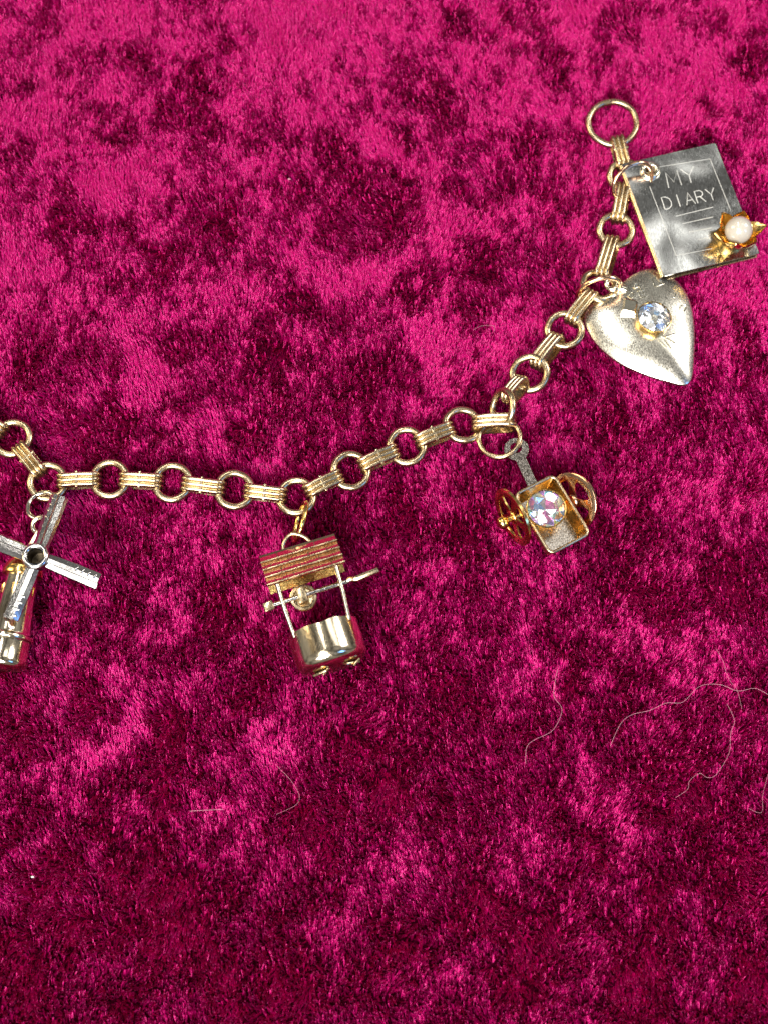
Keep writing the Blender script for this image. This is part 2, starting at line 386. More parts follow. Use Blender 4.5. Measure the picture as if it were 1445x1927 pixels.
PRESS = []          # (x, y, r, top height) the pile is pressed down under metal; filled by the charms
def build_pile():
    q = pos.copy()
    for (cx, cy, r, zt) in PRESS:
        d = np.hypot(q[:, :, 0]-cx, q[:, :, 1]-cy)
        m_ = d < r*1.25
        lim = zt+np.clip((d-r)/(0.25*r), 0, 1)*1.5
        q[:, :, 2] = np.where(m_ & (q[:, :, 2] > lim), lim-0.02*rng.random(q.shape[:2]), q[:, :, 2])
    hc = bpy.data.hair_curves.new('velvet_pile'); hc.add_curves([np_]*n_str)
    hc.attributes['position'].data.foreach_set('vector', (q.reshape(-1)*S).astype(np.float32))
    ra = hc.attributes.get('radius') or hc.attributes.new('radius', 'FLOAT', 'POINT')
    ra.data.foreach_set('value', (rad.reshape(-1)*S).astype(np.float32))
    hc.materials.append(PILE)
    o = bpy.data.objects.new('velvet_pile', hc); C.objects.link(o)
    o.parent = cloth; o.location = -ORG[cloth.name]*S
    o['kind'] = 'stuff'; o['label'] = 'short shiny crushed pile of the magenta velvet'
def press(px, py, z, r, zt):
    c = P(px, py, z); PRESS.append((c[0], c[1], r, zt))

# ------------------------------------------------------------------ the chain
chain = thing('bracelet_chain', P(560, 900, 0), 'pale gold bracelet chain of round rings and ribbed bar links on velvet', 'bracelet')
RR, RW = 2.80, 0.49            # ring outer radius, wire radius
def chain_ring(px, py, z=1.0, R=RR, r=RW, tx_=0, ty_=0, seed=0, gap=0, a0=0):
    c = P(px, py, z)
    M = rot((1, 0, 0), tx_) @ rot((0, 1, 0), ty_) @ rot((0, 0, 1), a0)
    o = mesh('ring_link', ring(c, M[:3, 0], M[:3, 1], R-r, r, 12, 48, gap=gap, seed=seed), GOLD, chain, sharp=60)
    return c
RC = {}
ringspec = [(-2, -62, 762, 0, 0), (-1, 24, 825, 0, 0), (1, 91, 907, 3, 4), (2, 208, 902, 4, -3), (3, 325, 908, 5, 2), (4, 442, 922, 3, 3), (5, 558, 935, -4, -3),
            (6, 660, 886, 3, 3), (7, 765, 840, 4, -4), (8, 870, 800, -6, 5), (9, 945, 768, 12, -60), (10, 996, 703, 14, -10), (11, 1061, 621, 10, -6),
            (12, 1126, 538, -10, 10), (13, 1158, 433, 6, 0), (14, 1177, 333, 8, 0)]
for i, x, y, a, c_ in ringspec:
    z = {9: 2.0, 10: 1.5}.get(i, 0.82)
    RC[i] = chain_ring(x, y, z, tx_=a, ty_=c_, seed=i+50, a0=random.uniform(0, 360))
RC[15] = chain_ring(1152, 232, 1.0, R=3.95, r=0.45, tx_=4, seed=99, gap=0.035, a0=92)

def bar(A, B, roll, wid=2.0, h=2.05, band=True, over=0.30, R0=None, R1=None, seed=0, ext=(0, 0)):
    """folded ribbed link between ring centres A and B"""
    R0 = R0 or RR; R1 = R1 or RR
    d = B-A; D = np.linalg.norm(d); x = d/D
    a = A+x*(R0-2*RW-0.42+ext[0]); b_ = B-x*(R1-2*RW-0.42+ext[1])
    L_ = np.linalg.norm(b_-a); M = frame((a+b_)/2, x, np.cross((0, 0, 1), x)) @ rot((1, 0, 0), roll)
    # stadium path in local x-z
    hr = h/2; pts = []
    hl = L_/2-hr*0.75
    for k in range(9): t = math.pi/2-math.pi*k/8; pts.append((hl+hr*0.75*math.cos(t), hr*math.sin(t)))
    for k in range(9): t = -math.pi/2-math.pi*k/8; pts.append((-hl+hr*0.75*math.cos(t), hr*math.sin(t)))
    xs = np.linspace(-hl, hl, 9)[1:-1]; pts += [(q, hr+0.10*(1-(q/hl)**2)) for q in xs]
    pts = np.array(pts); n = len(pts)
    cen = np.roll(pts, -1, 0)-np.roll(pts, 1, 0); nrm = np.stack([-cen[:, 1], cen[:, 0]], 1); nrm /= np.linalg.norm(nrm, axis=1)[:, None]
    if np.dot(nrm[0], pts[0]) < 0: nrm = -nrm
    # cross-section: ridged outside, flat inside
    prof = []; nr = 3.0; nr = int(nr)
    for k in range(nr*6+1):
        u = k/(nr*6); ph = (u*nr) % 1.0
        prof.append((-wid/2+wid*u, 0.02+0.30*math.sin(math.pi*ph)**0.7 if 0 < ph < 1 else 0.0))
    th = 0.22
    prof = prof+[(wid/2, -th), (-wid/2, -th)]
    loops = []
    for (px_, pz_), (ux, uz) in zip(pts, nrm):
        loops.append([(px_+ux*q, w_, pz_+uz*q) for w_, q in prof])
    V, F = loft(loops+[loops[0]], False, False)
    o = mesh('bar_link', (ap(M, V), F), GOLD, chain, sharp=50)
    if band:
        bb = box(M @ trans(-0.05+0.1*math.sin(seed*3), 0, hr+0.24), 0.34, wid+0.16, 0.22, 0.08)
        mesh('raised_band', bb, GOLD, o, sharp=40)
    return M
rolls = {(-2, -1): 6, (-1, 1): 5, (1, 2): 9, (2, 3): 10, (3, 4): 11, (4, 5): 12, (5, 6): 14, (6, 7): 8, (7, 8): 4}
for k, ((i, j), r_) in enumerate(rolls.items()): bar(RC[i], RC[j], r_, seed=k)
# the knee of the chain: bar 8 lies crosswise and carries ring 9 and the cart's ring
e8 = P(968, 795, 1.9)
bar(RC[8], e8+unit(e8-RC[8])*1.35, -6, seed=20)
bar(RC[9]+np.array([0.2, 0.6, 0.5]), RC[10], -32, band=False, seed=21, wid=1.7, ext=(-0.9, 0))
bar(RC[10], RC[11], -24, band=False, seed=22)
bar(RC[11], RC[12], -14, band=False, seed=23)
bar(RC[12], RC[13], -16, band=False, seed=24)
bar(RC[13], RC[14], -10, band=False, seed=25)
bar(RC[14], RC[15], -6, band=True, seed=26, R1=3.95)

# ------------------------------------------------------------------ diary charm
tl, tr, br_, bl = P(1167, 307, 2.6), P(1345, 271, 2.0), P(1428, 475, 1.6), P(1250, 521, 2.0)
ux = unit(tr-tl); uy = unit(bl-tl)
W_ = 0.5*(np.linalg.norm(tr-tl)+np.linalg.norm(br_-bl)); H_ = 0.5*(np.linalg.norm(bl-tl)+np.linalg.norm(br_-tr))
DM = frame((tl+tr+br_+bl)/4, ux+unit(br_-bl), -(uy+unit(br_-tr)))     # x right, y up the page, z to the viewer
diary = thing('diary_charm', np.append(((tl+tr+br_+bl)/4)[:2], 0.3), 'flat silver diary charm engraved MY DIARY with a pearl at its corner', 'charm', 'charms on the bracelet')
hole = (-W_/2+3.55, H_/2-2.1)
def jag(o, amp, seed):
    rg = np.random.default_rng(seed); return [(x+rg.normal(0, amp), y+rg.normal(0, amp)) for x, y in o]
out1 = rrect(-W_/2, -H_/2, W_/2, H_/2, 0.25, 3)
front = mesh('front_cover', plate(DM, out1, -0.28, 0.0, [circ(*hole, 0.70, 20)]), STEEL, diary, sharp=30)
back = mesh('back_cover', plate(DM @ trans(-0.12, -0.22, -0.72) @ rot((0, 1, 0), -1.2), rrect(-W_/2, -H_/2, W_/2, H_/2, 0.35, 3), -0.26, 0.0), GOLD, diary, sharp=30)
sp = []
for t in np.linspace(0, math.pi, 9): sp.append((-W_/2+0.05-0.42*math.sin(t), -0.14+0.0-0.36*(1-math.cos(t))))
loops = [[(x, y, z) for x, z in sp]+[(x+0.20, y, z) for x, z in reversed(sp)] for y in np.linspace(-H_/2+0.1, H_/2-0.1, 6)]
mesh('spine', (lambda v, f: (ap(DM, v), f))(*loft(loops)), GOLD, diary, sharp=50)
mesh('eyelet', ring(ap(DM, (hole[0], hole[1], 0.10))[0], DM[:3, 0], DM[:3, 1], 1.06, 0.40, 12, 32, seed=3), SILVER_GOLD, diary, sharp=60)
# engraved frame, words and rules as fine raised-lip cuts
def cut(name, polys, M, r, parent, mat=ENGRAVE):
    parts = []
    for pl in polys:
        pl = np.array([(x, y, 0.004) for x, y in pl]); parts.append(tube(ap(M, pl), r, 6, flat=0.35))
    return mesh(name, join(*parts), mat, parent, sharp=60)
LET = {'M': [[(0, 0), (0.06, 1), (0.5, 0.3), (0.94, 1), (1, 0)]], 'Y': [[(0, 1), (0.5, 0.5), (1, 1)], [(0.5, 0.5), (0.5, 0)]],
       'D': [[(0, 0), (0, 1), (0.45, 1), (0.85, 0.8), (0.95, 0.5), (0.85, 0.2), (0.45, 0), (0, 0)]], 'I': [[(0.5, 0), (0.5, 1)]],
       'A': [[(0, 0), (0.5, 1), (1, 0)], [(0.2, 0.36), (0.8, 0.36)]], 'R': [[(0, 0), (0, 1), (0.6, 1), (0.85, 0.85), (0.85, 0.65), (0.6, 0.5), (0, 0.5)], [(0.45, 0.5), (0.95, 0)]],
       'N': [[(0, 0), (0, 1), (1, 0), (1, 1)]], 'O': [[(0.5+0.5*math.cos(t), 0.5+0.5*math.sin(t)) for t in np.linspace(0, 6.2832, 13)]],
       'K': [[(0, 0), (0, 1)], [(0.9, 1), (0, 0.45), (0.9, 0)]], 'V': [[(0, 1), (0.5, 0), (1, 1)]], 'S': [[(0.95, 0.85), (0.5, 1), (0.08, 0.8), (0.2, 0.55), (0.8, 0.42), (0.92, 0.18), (0.5, 0), (0.05, 0.15)]],
       'P': [[(0, 0), (0, 1), (0.6, 1), (0.85, 0.85), (0.85, 0.65), (0.6, 0.5), (0, 0.5)]], 'E': [[(0.85, 1), (0, 1), (0, 0), (0.85, 0)], [(0, 0.5), (0.7, 0.5)]]}
def inv(px, py):     # photograph pixel -> diary page coordinates
    o = CAM; d = P(px, py, 0)-CAM; n_ = DM[:3, 2]; k = np.dot(DM[:3, 3]-o, n_)/np.dot(d, n_)
    q = o+d*k-DM[:3, 3]; return np.array([q @ DM[:3, 0], q @ DM[:3, 1]])
def Z1(x, y): return inv(1045+x/3.6125, 160+y/3.6125)
fr = [[Z1(706, 556), Z1(1048, 502)], [Z1(1048, 502), Z1(1188, 850)], [Z1(638, 690), Z1(818, 1160)], [Z1(818, 1160), Z1(1062, 1112)]]
cut('engraved_frame', fr, DM, 0.05, front)
def word(word_, a, b_, hv, adv):
    """letters along a->b (page coords), hv = letter height vector"""
    pol = []; d = (b_-a)
    for k, ch in enumerate(word_):
        o0 = a+d*(k/len(word_)); wv = d/len(word_)*adv
        for pl in LET[ch]: pol.append([o0+wv*x+hv*y for x, y in pl])
    return pol
cut('engraved_word', word('MY', Z1(768, 700), Z1(985, 650), Z1(740, 598)-Z1(768, 700), 0.80), DM, 0.075, front)
cut('engraved_word', word('DIARY', Z1(742, 845), Z1(1115, 775), Z1(716, 765)-Z1(742, 845), 0.78), DM, 0.075, front)
for a, b_ in (((815, 892), (1068, 830)), ((862, 942), (1068, 897)), ((905, 1000), (1062, 970)), ((968, 1052), (1030, 1040))):
    cut('engraved_rule', [[Z1(*a), Z1(*b_)]], DM, 0.055, front)
# jump ring of the diary
a, b_ = P(1152, 371, 1.6), P(1224, 322, 3.0)
dx = unit(b_-a); up = unit(np.cross(dx, np.cross((0.35, 0.45, 1), dx)))
mesh('jump_ring', ring((a+b_)/2+np.array([0, 0, 0.6]), dx, unit(up*0.8+np.cross(up, dx)*0.34), np.linalg.norm(b_-a)/2-0.2, 0.30, 12, 44, seed=8, ry=0.85), GOLD_ROSE, diary, sharp=60)
# pearl in a petalled cup
pc = P(1389, 433, 4.4); pb = pc-np.array([0, 0, 2.4])
cup = mesh('pearl_setting', lathe(frame(pb, (1, 0, 0), (0, 1, 0)), [(0.1, 0.05), (1.1, 0.05), (1.6, 0.4), (2.1, 1.0), (2.0, 1.05), (1.5, 0.5), (1.0, 0.2), (0.1, 0.2)], 28), GOLD_RICH, diary, sharp=50)
for k in range(6):
    ang = math.radians(12+60*k); R_ = frame(pb, (math.cos(ang), math.sin(ang), 0), (-math.sin(ang), math.cos(ang), 0))
    far = [4.1, 2.9, 3.3, 3.5, 3.0, 3.1][k]; hi_ = [2.2, 2.9, 2.9, 2.7, 3.4, 3.2][k]
    sec = [(1.5, 0.45, 0.85), (2.2, 0.95, 1.35), (2.7, 1.6, 1.30), (2.7+(far-2.7)*0.55, 1.6+(hi_-1.6)*0.5, 0.85), (far, hi_, 0.06)]
    loops = []
    for r_, z_, w_ in sec:
        lo = []
        for q in np.linspace(-1, 1, 7): lo.append((r_-0.32*q*q*w_+0.10*abs(math.cos(q*4.7))*0.6, q*w_*0.92, z_+0.22*q*q*w_))
        for q in np.linspace(1, -1, 7): lo.append((r_-0.32*q*q*w_+0.10*abs(math.cos(q*4.7))*0.6-0.12, q*w_*0.92, z_+0.22*q*q*w_+0.10))
        loops.append(lo)
    mesh('petal', (lambda v, f: (ap(R_, v), f))(*loft(loops)), GOLD_RICH, cup, sharp=40)
mesh('pearl', lathe(frame(pc, (1, 0, 0), (0, 1, 0)), [(1.9*math.sin(t)+0.001, -1.9*math.cos(t)) for t in np.linspace(0, math.pi, 25)], 40), PEARL, cup, sharp=180)

# ------------------------------------------------------------------ heart charm
hp = [(1176,527),(1190,517),(1206,509),(1225,506),(1250,514),(1275,531),(1293,556),(1302,585),(1306,620),(1306,655),(1304,690),(1302,707),(1298,718),(1290,724),
      (1278,724),(1262,720),(1230,711),(1195,698),(1160,680),(1130,656),(1110,631),(1100,608),(1101,590),(1112,574),(1130,561),(1148,548),(1164,536)]
hz = 0.7
hw = np.array([P(x, y, hz) for x, y in hp]); hw = spline(np.vstack([hw, hw[:1]]), 4)[:-1]
hc_ = P(1214, 612, hz)
heart = thing('heart_charm', np.append(hc_[:2], 0.2), 'puffed silvery gold heart charm with a clear crystal and raised letters', 'charm', 'charms on the bracelet')
def dome(t): return 1.6*(1-t**2.4)**0.85
loops = [hc_+(hw-hc_)*0.94-[0, 0, 0.55], hc_+(hw-hc_)*1.0-[0, 0, 0.35], hw.copy()]
for t in (0.99, 0.97, 0.94, 0.9, 0.84, 0.76, 0.66, 0.54, 0.42, 0.3, 0.18, 0.08):
    loops.append(hc_+(hw-hc_)*t+[0, 0, dome(t)])
HEART = metal('satin_silvery_gold', (0.93, 0.89, 0.77), 0.25, (0.86, 0.81, 0.70), 0.12, bump=0.03, warp=0.0006)
body = mesh('heart_body', loft(loops), HEART, heart, sharp=180)
def hz_at(px, py):
    """point on the dome seen at this pixel"""
    z = hz+1.2
    for _ in range(6):
        q = P(px, py, z); v = q[:2]-hc_[:2]; an = math.atan2(v[1], v[0]); rr = np.hypot(*v)
        aa = np.arctan2(hw[:, 1]-hc_[1], hw[:, 0]-hc_[0]); k = np.argmin(np.abs(np.angle(np.exp(1j*(aa-an)))))
        t = min(0.98, rr/np.hypot(*(hw[k]-hc_)[:2])); z = hz+dome(t)
    return q
he = P(1152, 534, 1.5)
mesh('eyelet', join(ring(he, unit((1, 0, 0.2)), unit((0, 1, 0.1)), 0.85, 0.36, 12, 32, seed=5), tube([he+[0.7, -0.5, 0], P(1176, 545, 1.3)], [0.5, 0.6], 10)), SILVER_GOLD, heart, sharp=60)
HN = frame((0, 0, 0), (1, 0, 0), (0, 1, 0))
def raised(name, polys, r):
    parts = []
    for pl in polys:
        q = np.array([hz_at(*p_) for p_ in pl]); q = np.vstack([q[i]+(q[i+1]-q[i])*t for i in range(len(q)-1) for t in (0, 0.5)]+[q[-1:]]) if len(q) < 6 else q
        parts.append(tube(q+[0, 0, 0.03], r, 6, flat=0.6))
    mesh(name, join(*parts), SILVER_GOLD, heart, sharp=60)
def glyph(ch, cx, cy, w_, h_, ang):
    c, s = math.cos(math.radians(ang)), math.sin(math.radians(ang)); o = []
    for pl in LET[ch]:
        o.append([(cx+(x-0.5)*w_*c+(0.5-y)*h_*-s, cy+(x-0.5)*w_*s+(0.5-y)*h_*c) for x, y in pl])
    return o
raised('raised_letter', glyph('N', 1277, 556, 13, 17, 28), 0.10)
raised('raised_letter', glyph('O', 1284, 580, 11, 13, 30), 0.11)
raised('raised_letter', [[(1223, 518), (1232, 540), (1248, 533)]], 0.12)
raised('raised_letter', glyph('S', 1197, 541, 12, 14, -40), 0.09)
raised('raised_letter', glyph('P', 1190, 557, 12, 14, -50), 0.09)
raised('raised_letter', glyph('E', 1209, 552, 13, 14, -20), 0.10)
# arrow through the stone: square head on one side, feathers on the other
ah = hz_at(1182, 581)+[0, 0, 0.35]; gc = hz_at(1228, 602)+[0, 0, 0.9]
ad = unit(np.append((gc-ah)[:2], 0)); AM = frame(ah, ad, np.cross((0, 0, 1), ad))
AM = AM @ rot((0, 0, 1), 18)
arrow = mesh('arrow_head', loft([ap(AM, [(-0.95, -0.95, -0.5), (0.95, -0.95, -0.5), (0.95, 0.95, -0.5), (-0.95, 0.95, -0.5)]), ap(AM, [(-1.0, -1.0, 0.35), (1.0, -1.0, 0.2), (1.0, 1.0, 0.5), (-1.0, 1.0, 0.65)]),
                                 ap(AM, [(-0.7, -0.7, 0.55), (0.7, -0.7, 0.42), (0.7, 0.7, 0.7), (-0.7, 0.7, 0.85)])]), SILVER_GOLD, heart, sharp=20)
raised('arrow_feather', [[(1238, 638), (1253, 654)], [(1244, 632), (1270, 646)], [(1252, 634), (1270, 628)], [(1250, 640), (1262, 656)]], 0.15)
GM = frame(gc, unit((1, 0.3, -0.12)), (-0.3, 1, -0.05))
setting = mesh('stone_setting', lathe(GM, [(0.9, -1.5), (1.5, -1.4), (1.95, -0.9), (2.36, -0.1), (2.40, 0.06), (2.31, 0.08), (2.3, -0.15), (1.8, -1.0), (0.9, -1.2)], 40), GOLD_RICH, heart, sharp=45)
gem(setting, GM, 2.28, FOIL, 4)
c1 = P(1126, 547, 1.6)
a, b_ = P(1083, 556, 0.9), P(1169, 537, 2.1)
dx = unit(b_-a); side = unit(np.cross((0, 0, 1), dx))
mesh('jump_ring', ring((a+b_)/2, dx, unit(side*0.35+np.array([0, -0.2, 1.0])*0.75), np.linalg.norm(b_-a)/2-0.2, 0.32, 12, 44, seed=9, ry=0.8), GOLD_ROSE, heart, sharp=60)

# ------------------------------------------------------------------ cart charm
rimz = 4.4
ctl, ctr, cbr, cbl = P(967, 930, rimz), P(1040, 896, rimz), P(1111, 1001, rimz), P(1033, 1047, rimz)
cc = (ctl+ctr+cbr+cbl)/4
CM = frame(cc, (ctr-ctl)+(cbr-cbl), (ctl-cbl)+(ctr-cbr)) @ rot((0, 1, 0), 3)
cw = 0.5*(np.linalg.norm(ctr-ctl)+np.linalg.norm(cbr-cbl)); cl = 0.5*(np.linalg.norm(ctl-cbl)+np.linalg.norm(ctr-cbr))
cart = thing('cart_charm', np.append(cc[:2], 0.0), 'small gold two-wheeled cart charm carrying a rainbow crystal', 'charm', 'charms on the bracelet')
def rr3(k, z, r): return [(x, y, z) for x, y in rrect(-cw/2*k[0], -cl/2*k[1], cw/2*k[0], cl/2*k[1], r, 5)]
wall = [rr3((0.80, 0.86), -2.9, 0.5), rr3((0.86, 0.90), -2.85, 0.6), rr3((0.98, 0.98), -0.1, 0.8), rr3((1.02, 1.015), 0.05, 0.8), rr3((1.0, 1.0), 0.12, 0.8), rr3((0.945, 0.965), 0.06, 0.75),
        rr3((0.925, 0.95), -0.1, 0.7), rr3((0.80, 0.85), -2.55, 0.5), rr3((0.76, 0.82), -2.65, 0.45)]
tray = mesh('cart_tray', (lambda v, f: (ap(CM, v), f))(*loft(wall, True, False)), GOLD_RICH, cart, sharp=45)
mesh('tray_floor', (lambda v, f: (ap(CM, v), f))(*loft([rr3((0.79, 0.84), -2.72, 0.45), rr3((0.79, 0.84), -2.62, 0.45)])), SPECKLED, tray, sharp=45)
mesh('tray_rim', tube(ap(CM, rr3((0.985, 0.992), 0.10, 0.8)), 0.23, 8, closed=True), GOLD, tray, sharp=60)
gcc = P(1027, 957, 5.0)
GM = frame(gcc, unit((1, 0.1, -0.05)), (0, 1, 0.05)) @ rot((0, 0, 1), 17)
setting = mesh('stone_setting', lathe(GM, [(0.9, -2.9), (1.2, -2.4), (1.7, -1.2), (2.45, -0.25), (2.60, 0.0), (2.58, 0.12), (2.46, 0.14), (2.42, -0.15), (1.8, -1.0), (0.9, -1.2)], 40), GOLD_RICH, cart, sharp=45)
gem(setting, GM, 2.42, FOIL_AB, 21)
# tongue with a pierced head
ta, tb = P(971, 846, 1.9), P(1003, 917, 2.3)
TM = frame(ta, tb-ta, np.cross((0, 0, 1), tb-ta)); tl_ = np.linalg.norm(tb-ta)
an = np.linspace(math.radians(25), math.radians(335), 28)
outl = [(1.62*math.cos(t), 1.62*math.sin(t)) for t in an]+[(tl_+1.2, -0.64), (tl_+1.2, 0.64)]
mesh('tongue', plate(TM, outl, -0.16, 0.16, [circ(-0.2, 0, 0.78, 20)]), SPECKLED, cart, sharp=30)
rc = P(939, 825, 1.7)
mesh('jump_ring', ring(rc, unit((1, 0, 0.22)), unit((0, 1, -0.06)), 2.72, 0.33, 12, 48, seed=12), GOLD, cart, sharp=60)
def wheel(px, py, z, nrm_, r_, n_sp, a0, mat, knob=True):
    c = P(px, py, z); nrm_ = unit(nrm_); M = frame(c, np.cross((CM[:3, 1]), nrm_), CM[:3, 1])
    if np.dot(M[:3, 2], nrm_) < 0: pass
    wo = mesh('wheel', lathe(M, [(r_-1.0, -0.14), (r_-0.1, -0.22), (r_, -0.16), (r_, 0.16), (r_-0.1, 0.22), (r_-1.0, 0.14), (r_-1.05, 0.0), (r_-1.0, -0.14)], 48, False), mat, cart, sharp=50)
    for k in range(n_sp):
        A = M @ rot((0, 0, 1), a0+360/n_sp*k)
        lo = []
        for q, w_ in ((0.5, 0.75), (0.9, 0.55), (r_*0.5, 0.46), (r_-1.3, 0.62), (r_-0.8, 1.1)):
            lo.append([(q, -w_, -0.11), (q, w_, -0.11), (q, w_, 0.11), (q, -w_, 0.11)])
        mesh('spoke', (lambda v, f: (ap(A, v), f))(*loft(lo)), mat, wo, sharp=30)
    mesh('hub', lathe(M, [(0.05, -0.35), (0.8, -0.3), (0.95, -0.12), (0.95, 0.12), (0.8, 0.3), (0.05, 0.35)], 24), mat, wo, sharp=50)
    return c
ax = CM[:3, 0]
c1 = wheel(964, 973, 3.4, ax-np.array([0, 0, 0.10]), 4.0, 5, 20, GOLD_RICH)
c2 = wheel(1076, 944, 3.2, ax*0.82-np.array([0, 0, 0.55]), 3.85, 4, 40, GOLD_ROSE)
k0 = P(948, 982, 4.0)
mesh('axle', join(tube([k0+ax*1.2, c2-np.array([0, 0, 0.2])], [0.28, 0.28], 10)), GOLD_RICH, cart, sharp=60)
KM = frame(k0, np.cross(ax, (0, 0, 1)), np.cross(np.cross((0, 0, 1), ax), ax))
KM = frame(k0, (0, 0, 1), np.cross(ax, (0, 0, 1)))
mesh('axle_knob', lathe(KM, [(0.05, -0.85), (0.6, -0.82), (0.86, -0.55), (0.86, 0.0), (0.62, 0.35), (0.4, 0.5), (0.38, 1.2), (0.05, 1.2)], 24), GOLD_RICH, cart, sharp=45)

# ------------------------------------------------------------------ wishing well charm (lying on its back)
wz = 4.7
o_w = P(617, 1215, wz); t_w = P(590, 1128, wz)
yv = unit(t_w-o_w); xv = np.cross(yv, (0, 0, 1))
WM = frame(o_w, xv, yv+np.array([0, 0, 0.0]))          # x along the axle, y towards the roof, z to the viewer
well = thing('wishing_well_charm', np.append(o_w[:2], 0.1), 'gold wishing well charm with shingled roof, crank and rounded tub', 'charm', 'charms on the bracelet')
LM = WM @ rot((1, 0, 0), -90)                             # lathe z -> well y
rw = 4.45
def wavy(t, j): return (0.07*math.sin(5*t+0.5)+0.05*math.sin(9*t)) if j in (6, 7) else 0
TUB = metal('polished_warm', (0.95, 0.82, 0.60), 0.15, (0.88, 0.72, 0.50), 0.08, bump=0.01)
tub = mesh('tub', lathe(LM, [(0.1, -2.9), (2.6, -2.9), (3.5, -2.75), (4.05, -2.45), (4.38, -1.9), (rw, -1.2), (rw, 2.2), (rw-0.25, 2.2), (rw-0.3, -1.0), (rw-0.8, -2.0), (2.4, -2.5), (0.1, -2.5)], 64, wave=wavy), TUB, well, sharp=50)
tub_local = ap
def seam(a):   # thin strap where the post runs down the tub
    x_ = (rw+0.06)*math.cos(a); z_ = (rw+0.06)*math.sin(a)
    return [(x_, 2.35, z_), (x_, -2.0, z_), (x_*0.9, -2.75, z_*0.9), (x_*0.66, -3.1, z_*0.66)]
roof_y = 10.0
for s, aa in ((-1, 178), (1, 38)):
    a = math.radians(aa); xx = 4.2*s
    bot = np.array([(rw-0.15)*math.cos(a), 1.7, (rw-0.15)*math.sin(a)]) if s > 0 else np.array([(rw-0.15)*math.cos(math.radians(146)), 1.7, (rw-0.15)*math.sin(math.radians(146))])
    top = np.array([3.75*s, roof_y-1.5, 4.0])
    pm = tube(ap(WM, [bot, bot*0.5+top*0.5+[0.1*s, 0, 0.05], top]), 0.29, 8)
    mesh('post', pm, SILVER_GOLD, well, sharp=60)
for s in (-1, 1):
    f = box(WM @ trans(1.95*s+0.2, -3.1, 0.9) @ rot((0, 1, 0), 30*s) @ rot((1, 0, 0), 20), 1.9, 0.25, 1.0, 0.08)
    f2 = box(WM @ trans(1.95*s+0.8, -3.3, 1.3) @ rot((0, 0, 1), 35), 1.1, 0.22, 0.5, 0.06)
    mesh('foot_tab', join(f, f2), GOLD, well, sharp=40)
# axle, spool, crank
ay = 6.2; az = 3.0
ap_ = lambda pts: ap(WM, pts)
mesh('axle', tube(ap_([(-4.9, ay, az), (0, ay+0.05, az), (4.6, ay+0.1, az)]), 0.28, 10), SILVER, well, sharp=60)
mesh('axle_end', box(WM @ trans(-5.5, ay, az) @ rot((0, 0, 1), 6), 1.25, 1.15, 0.7, 0.2), GOLD, well, sharp=40)
mesh('crank_handle', tube(ap_([(4.4, ay+0.1, az), (5.0, ay+0.3, az+0.1), (5.35, ay+0.1, az+0.3), (5.8, ay+0.02, az+0.35), (8.6, ay+0.3, az+0.3)]), [0.24, 0.34, 0.30, 0.42, 0.36], 8), GOLD, well, sharp=40)
sm = WM @ trans(-1.15, ay-0.1, az-0.5)
spool = mesh('spool', lathe(sm, [(0.2, -0.25), (1.55, -0.25), (1.68, 0.0), (1.6, 0.25), (1.3, 0.3), (1.15, 0.05), (0.2, 0.0)], 36), GOLD, well, sharp=45)
mesh('spool_clasp', box(WM @ trans(-1.25, ay+0.05, az+0.2), 1.15, 1.9, 0.85, 0.22), GOLD, spool, sharp=40)
# roof: two folded slopes, shingle courses standing proud on the front one
ridge = np.array([0, roof_y+3.0, 1.6]); eave_f = np.array([0, roof_y-1.7, 4.3]); eave_b = np.array([0, roof_y-1.2, -1.4])
rl = 4.9
def slope(e, th, side):
    d = e-ridge; n_ = unit(np.cross((1, 0, 0), d))*side
    V = []
    for x_ in (-rl, rl):
        sk = 0.0
        V += [(x_, *(ridge)[1:]), (x_, *(e)[1:]), (x_, *(e+n_*th)[1:]), (x_, *(ridge+n_*th)[1:])]
    return ap(WM, V), [(0, 1, 2, 3), (4, 7, 6, 5), (0, 4, 5, 1), (1, 5, 6, 2), (2, 6, 7, 3), (3, 7, 4, 0)]
roof = mesh('roof', join(slope(eave_f, 0.18, -1)), GOLD_ROSE, well, sharp=30)
mesh('back_slope', slope(eave_b, 0.18, 1), GOLD_RICH, well, sharp=30)
d = eave_f-ridge; dl = np.linalg.norm(d); du = d/dl; nn_ = unit(np.cross((1, 0, 0), d)); nn_ = nn_ if nn_[2] > 0 else -nn_
rows = 4
for r_ in range(rows):
    s0, s1 = dl*(r_/rows), dl*((r_+1)/rows)+0.06
    xs = [-rl-0.03]+[x for x in np.arange(-rl+(1.1 if r_ % 2 else 2.2), rl-0.4, 2.4)]+[rl+0.03]
    for xa, xb in zip(xs[:-1], xs[1:]):
        xa += 0.05; xb -= 0.05; jz = random.uniform(-0.05, 0.07)
        q = []
        for x_ in (xa, xb):
            a0_ = ridge+du*s0+nn_*0.10; a1_ = ridge+du*s1+nn_*(0.40+jz*0.6); b1_ = ridge+du*(s1-0.02)+nn_*0.12; b0_ = ridge+du*s0+nn_*0.03
            q += [(x_, *a0_[1:]), (x_, *a1_[1:]), (x_, *b1_[1:]), (x_, *b0_[1:])]
        mesh('shingle', (ap(WM, q), [(0, 1, 2, 3), (4, 7, 6, 5), (0, 4, 5, 1), (1, 5, 6, 2), (2, 6, 7, 3), (3, 7, 4, 0)]), GOLD_ROSE, roof, sharp=20)
for r_ in range(rows):
    q_ = ridge+du*(dl*((r_+1)/rows)+0.05)+nn_*0.39
    mesh('course_lip', tube(ap(WM, [(x_, q_[1], q_[2]+0.03*math.sin(x_*2.1+r_)) for x_ in np.linspace(-rl-0.05, rl+0.05, 14)]), 0.10, 8), GOLD, roof, sharp=60)
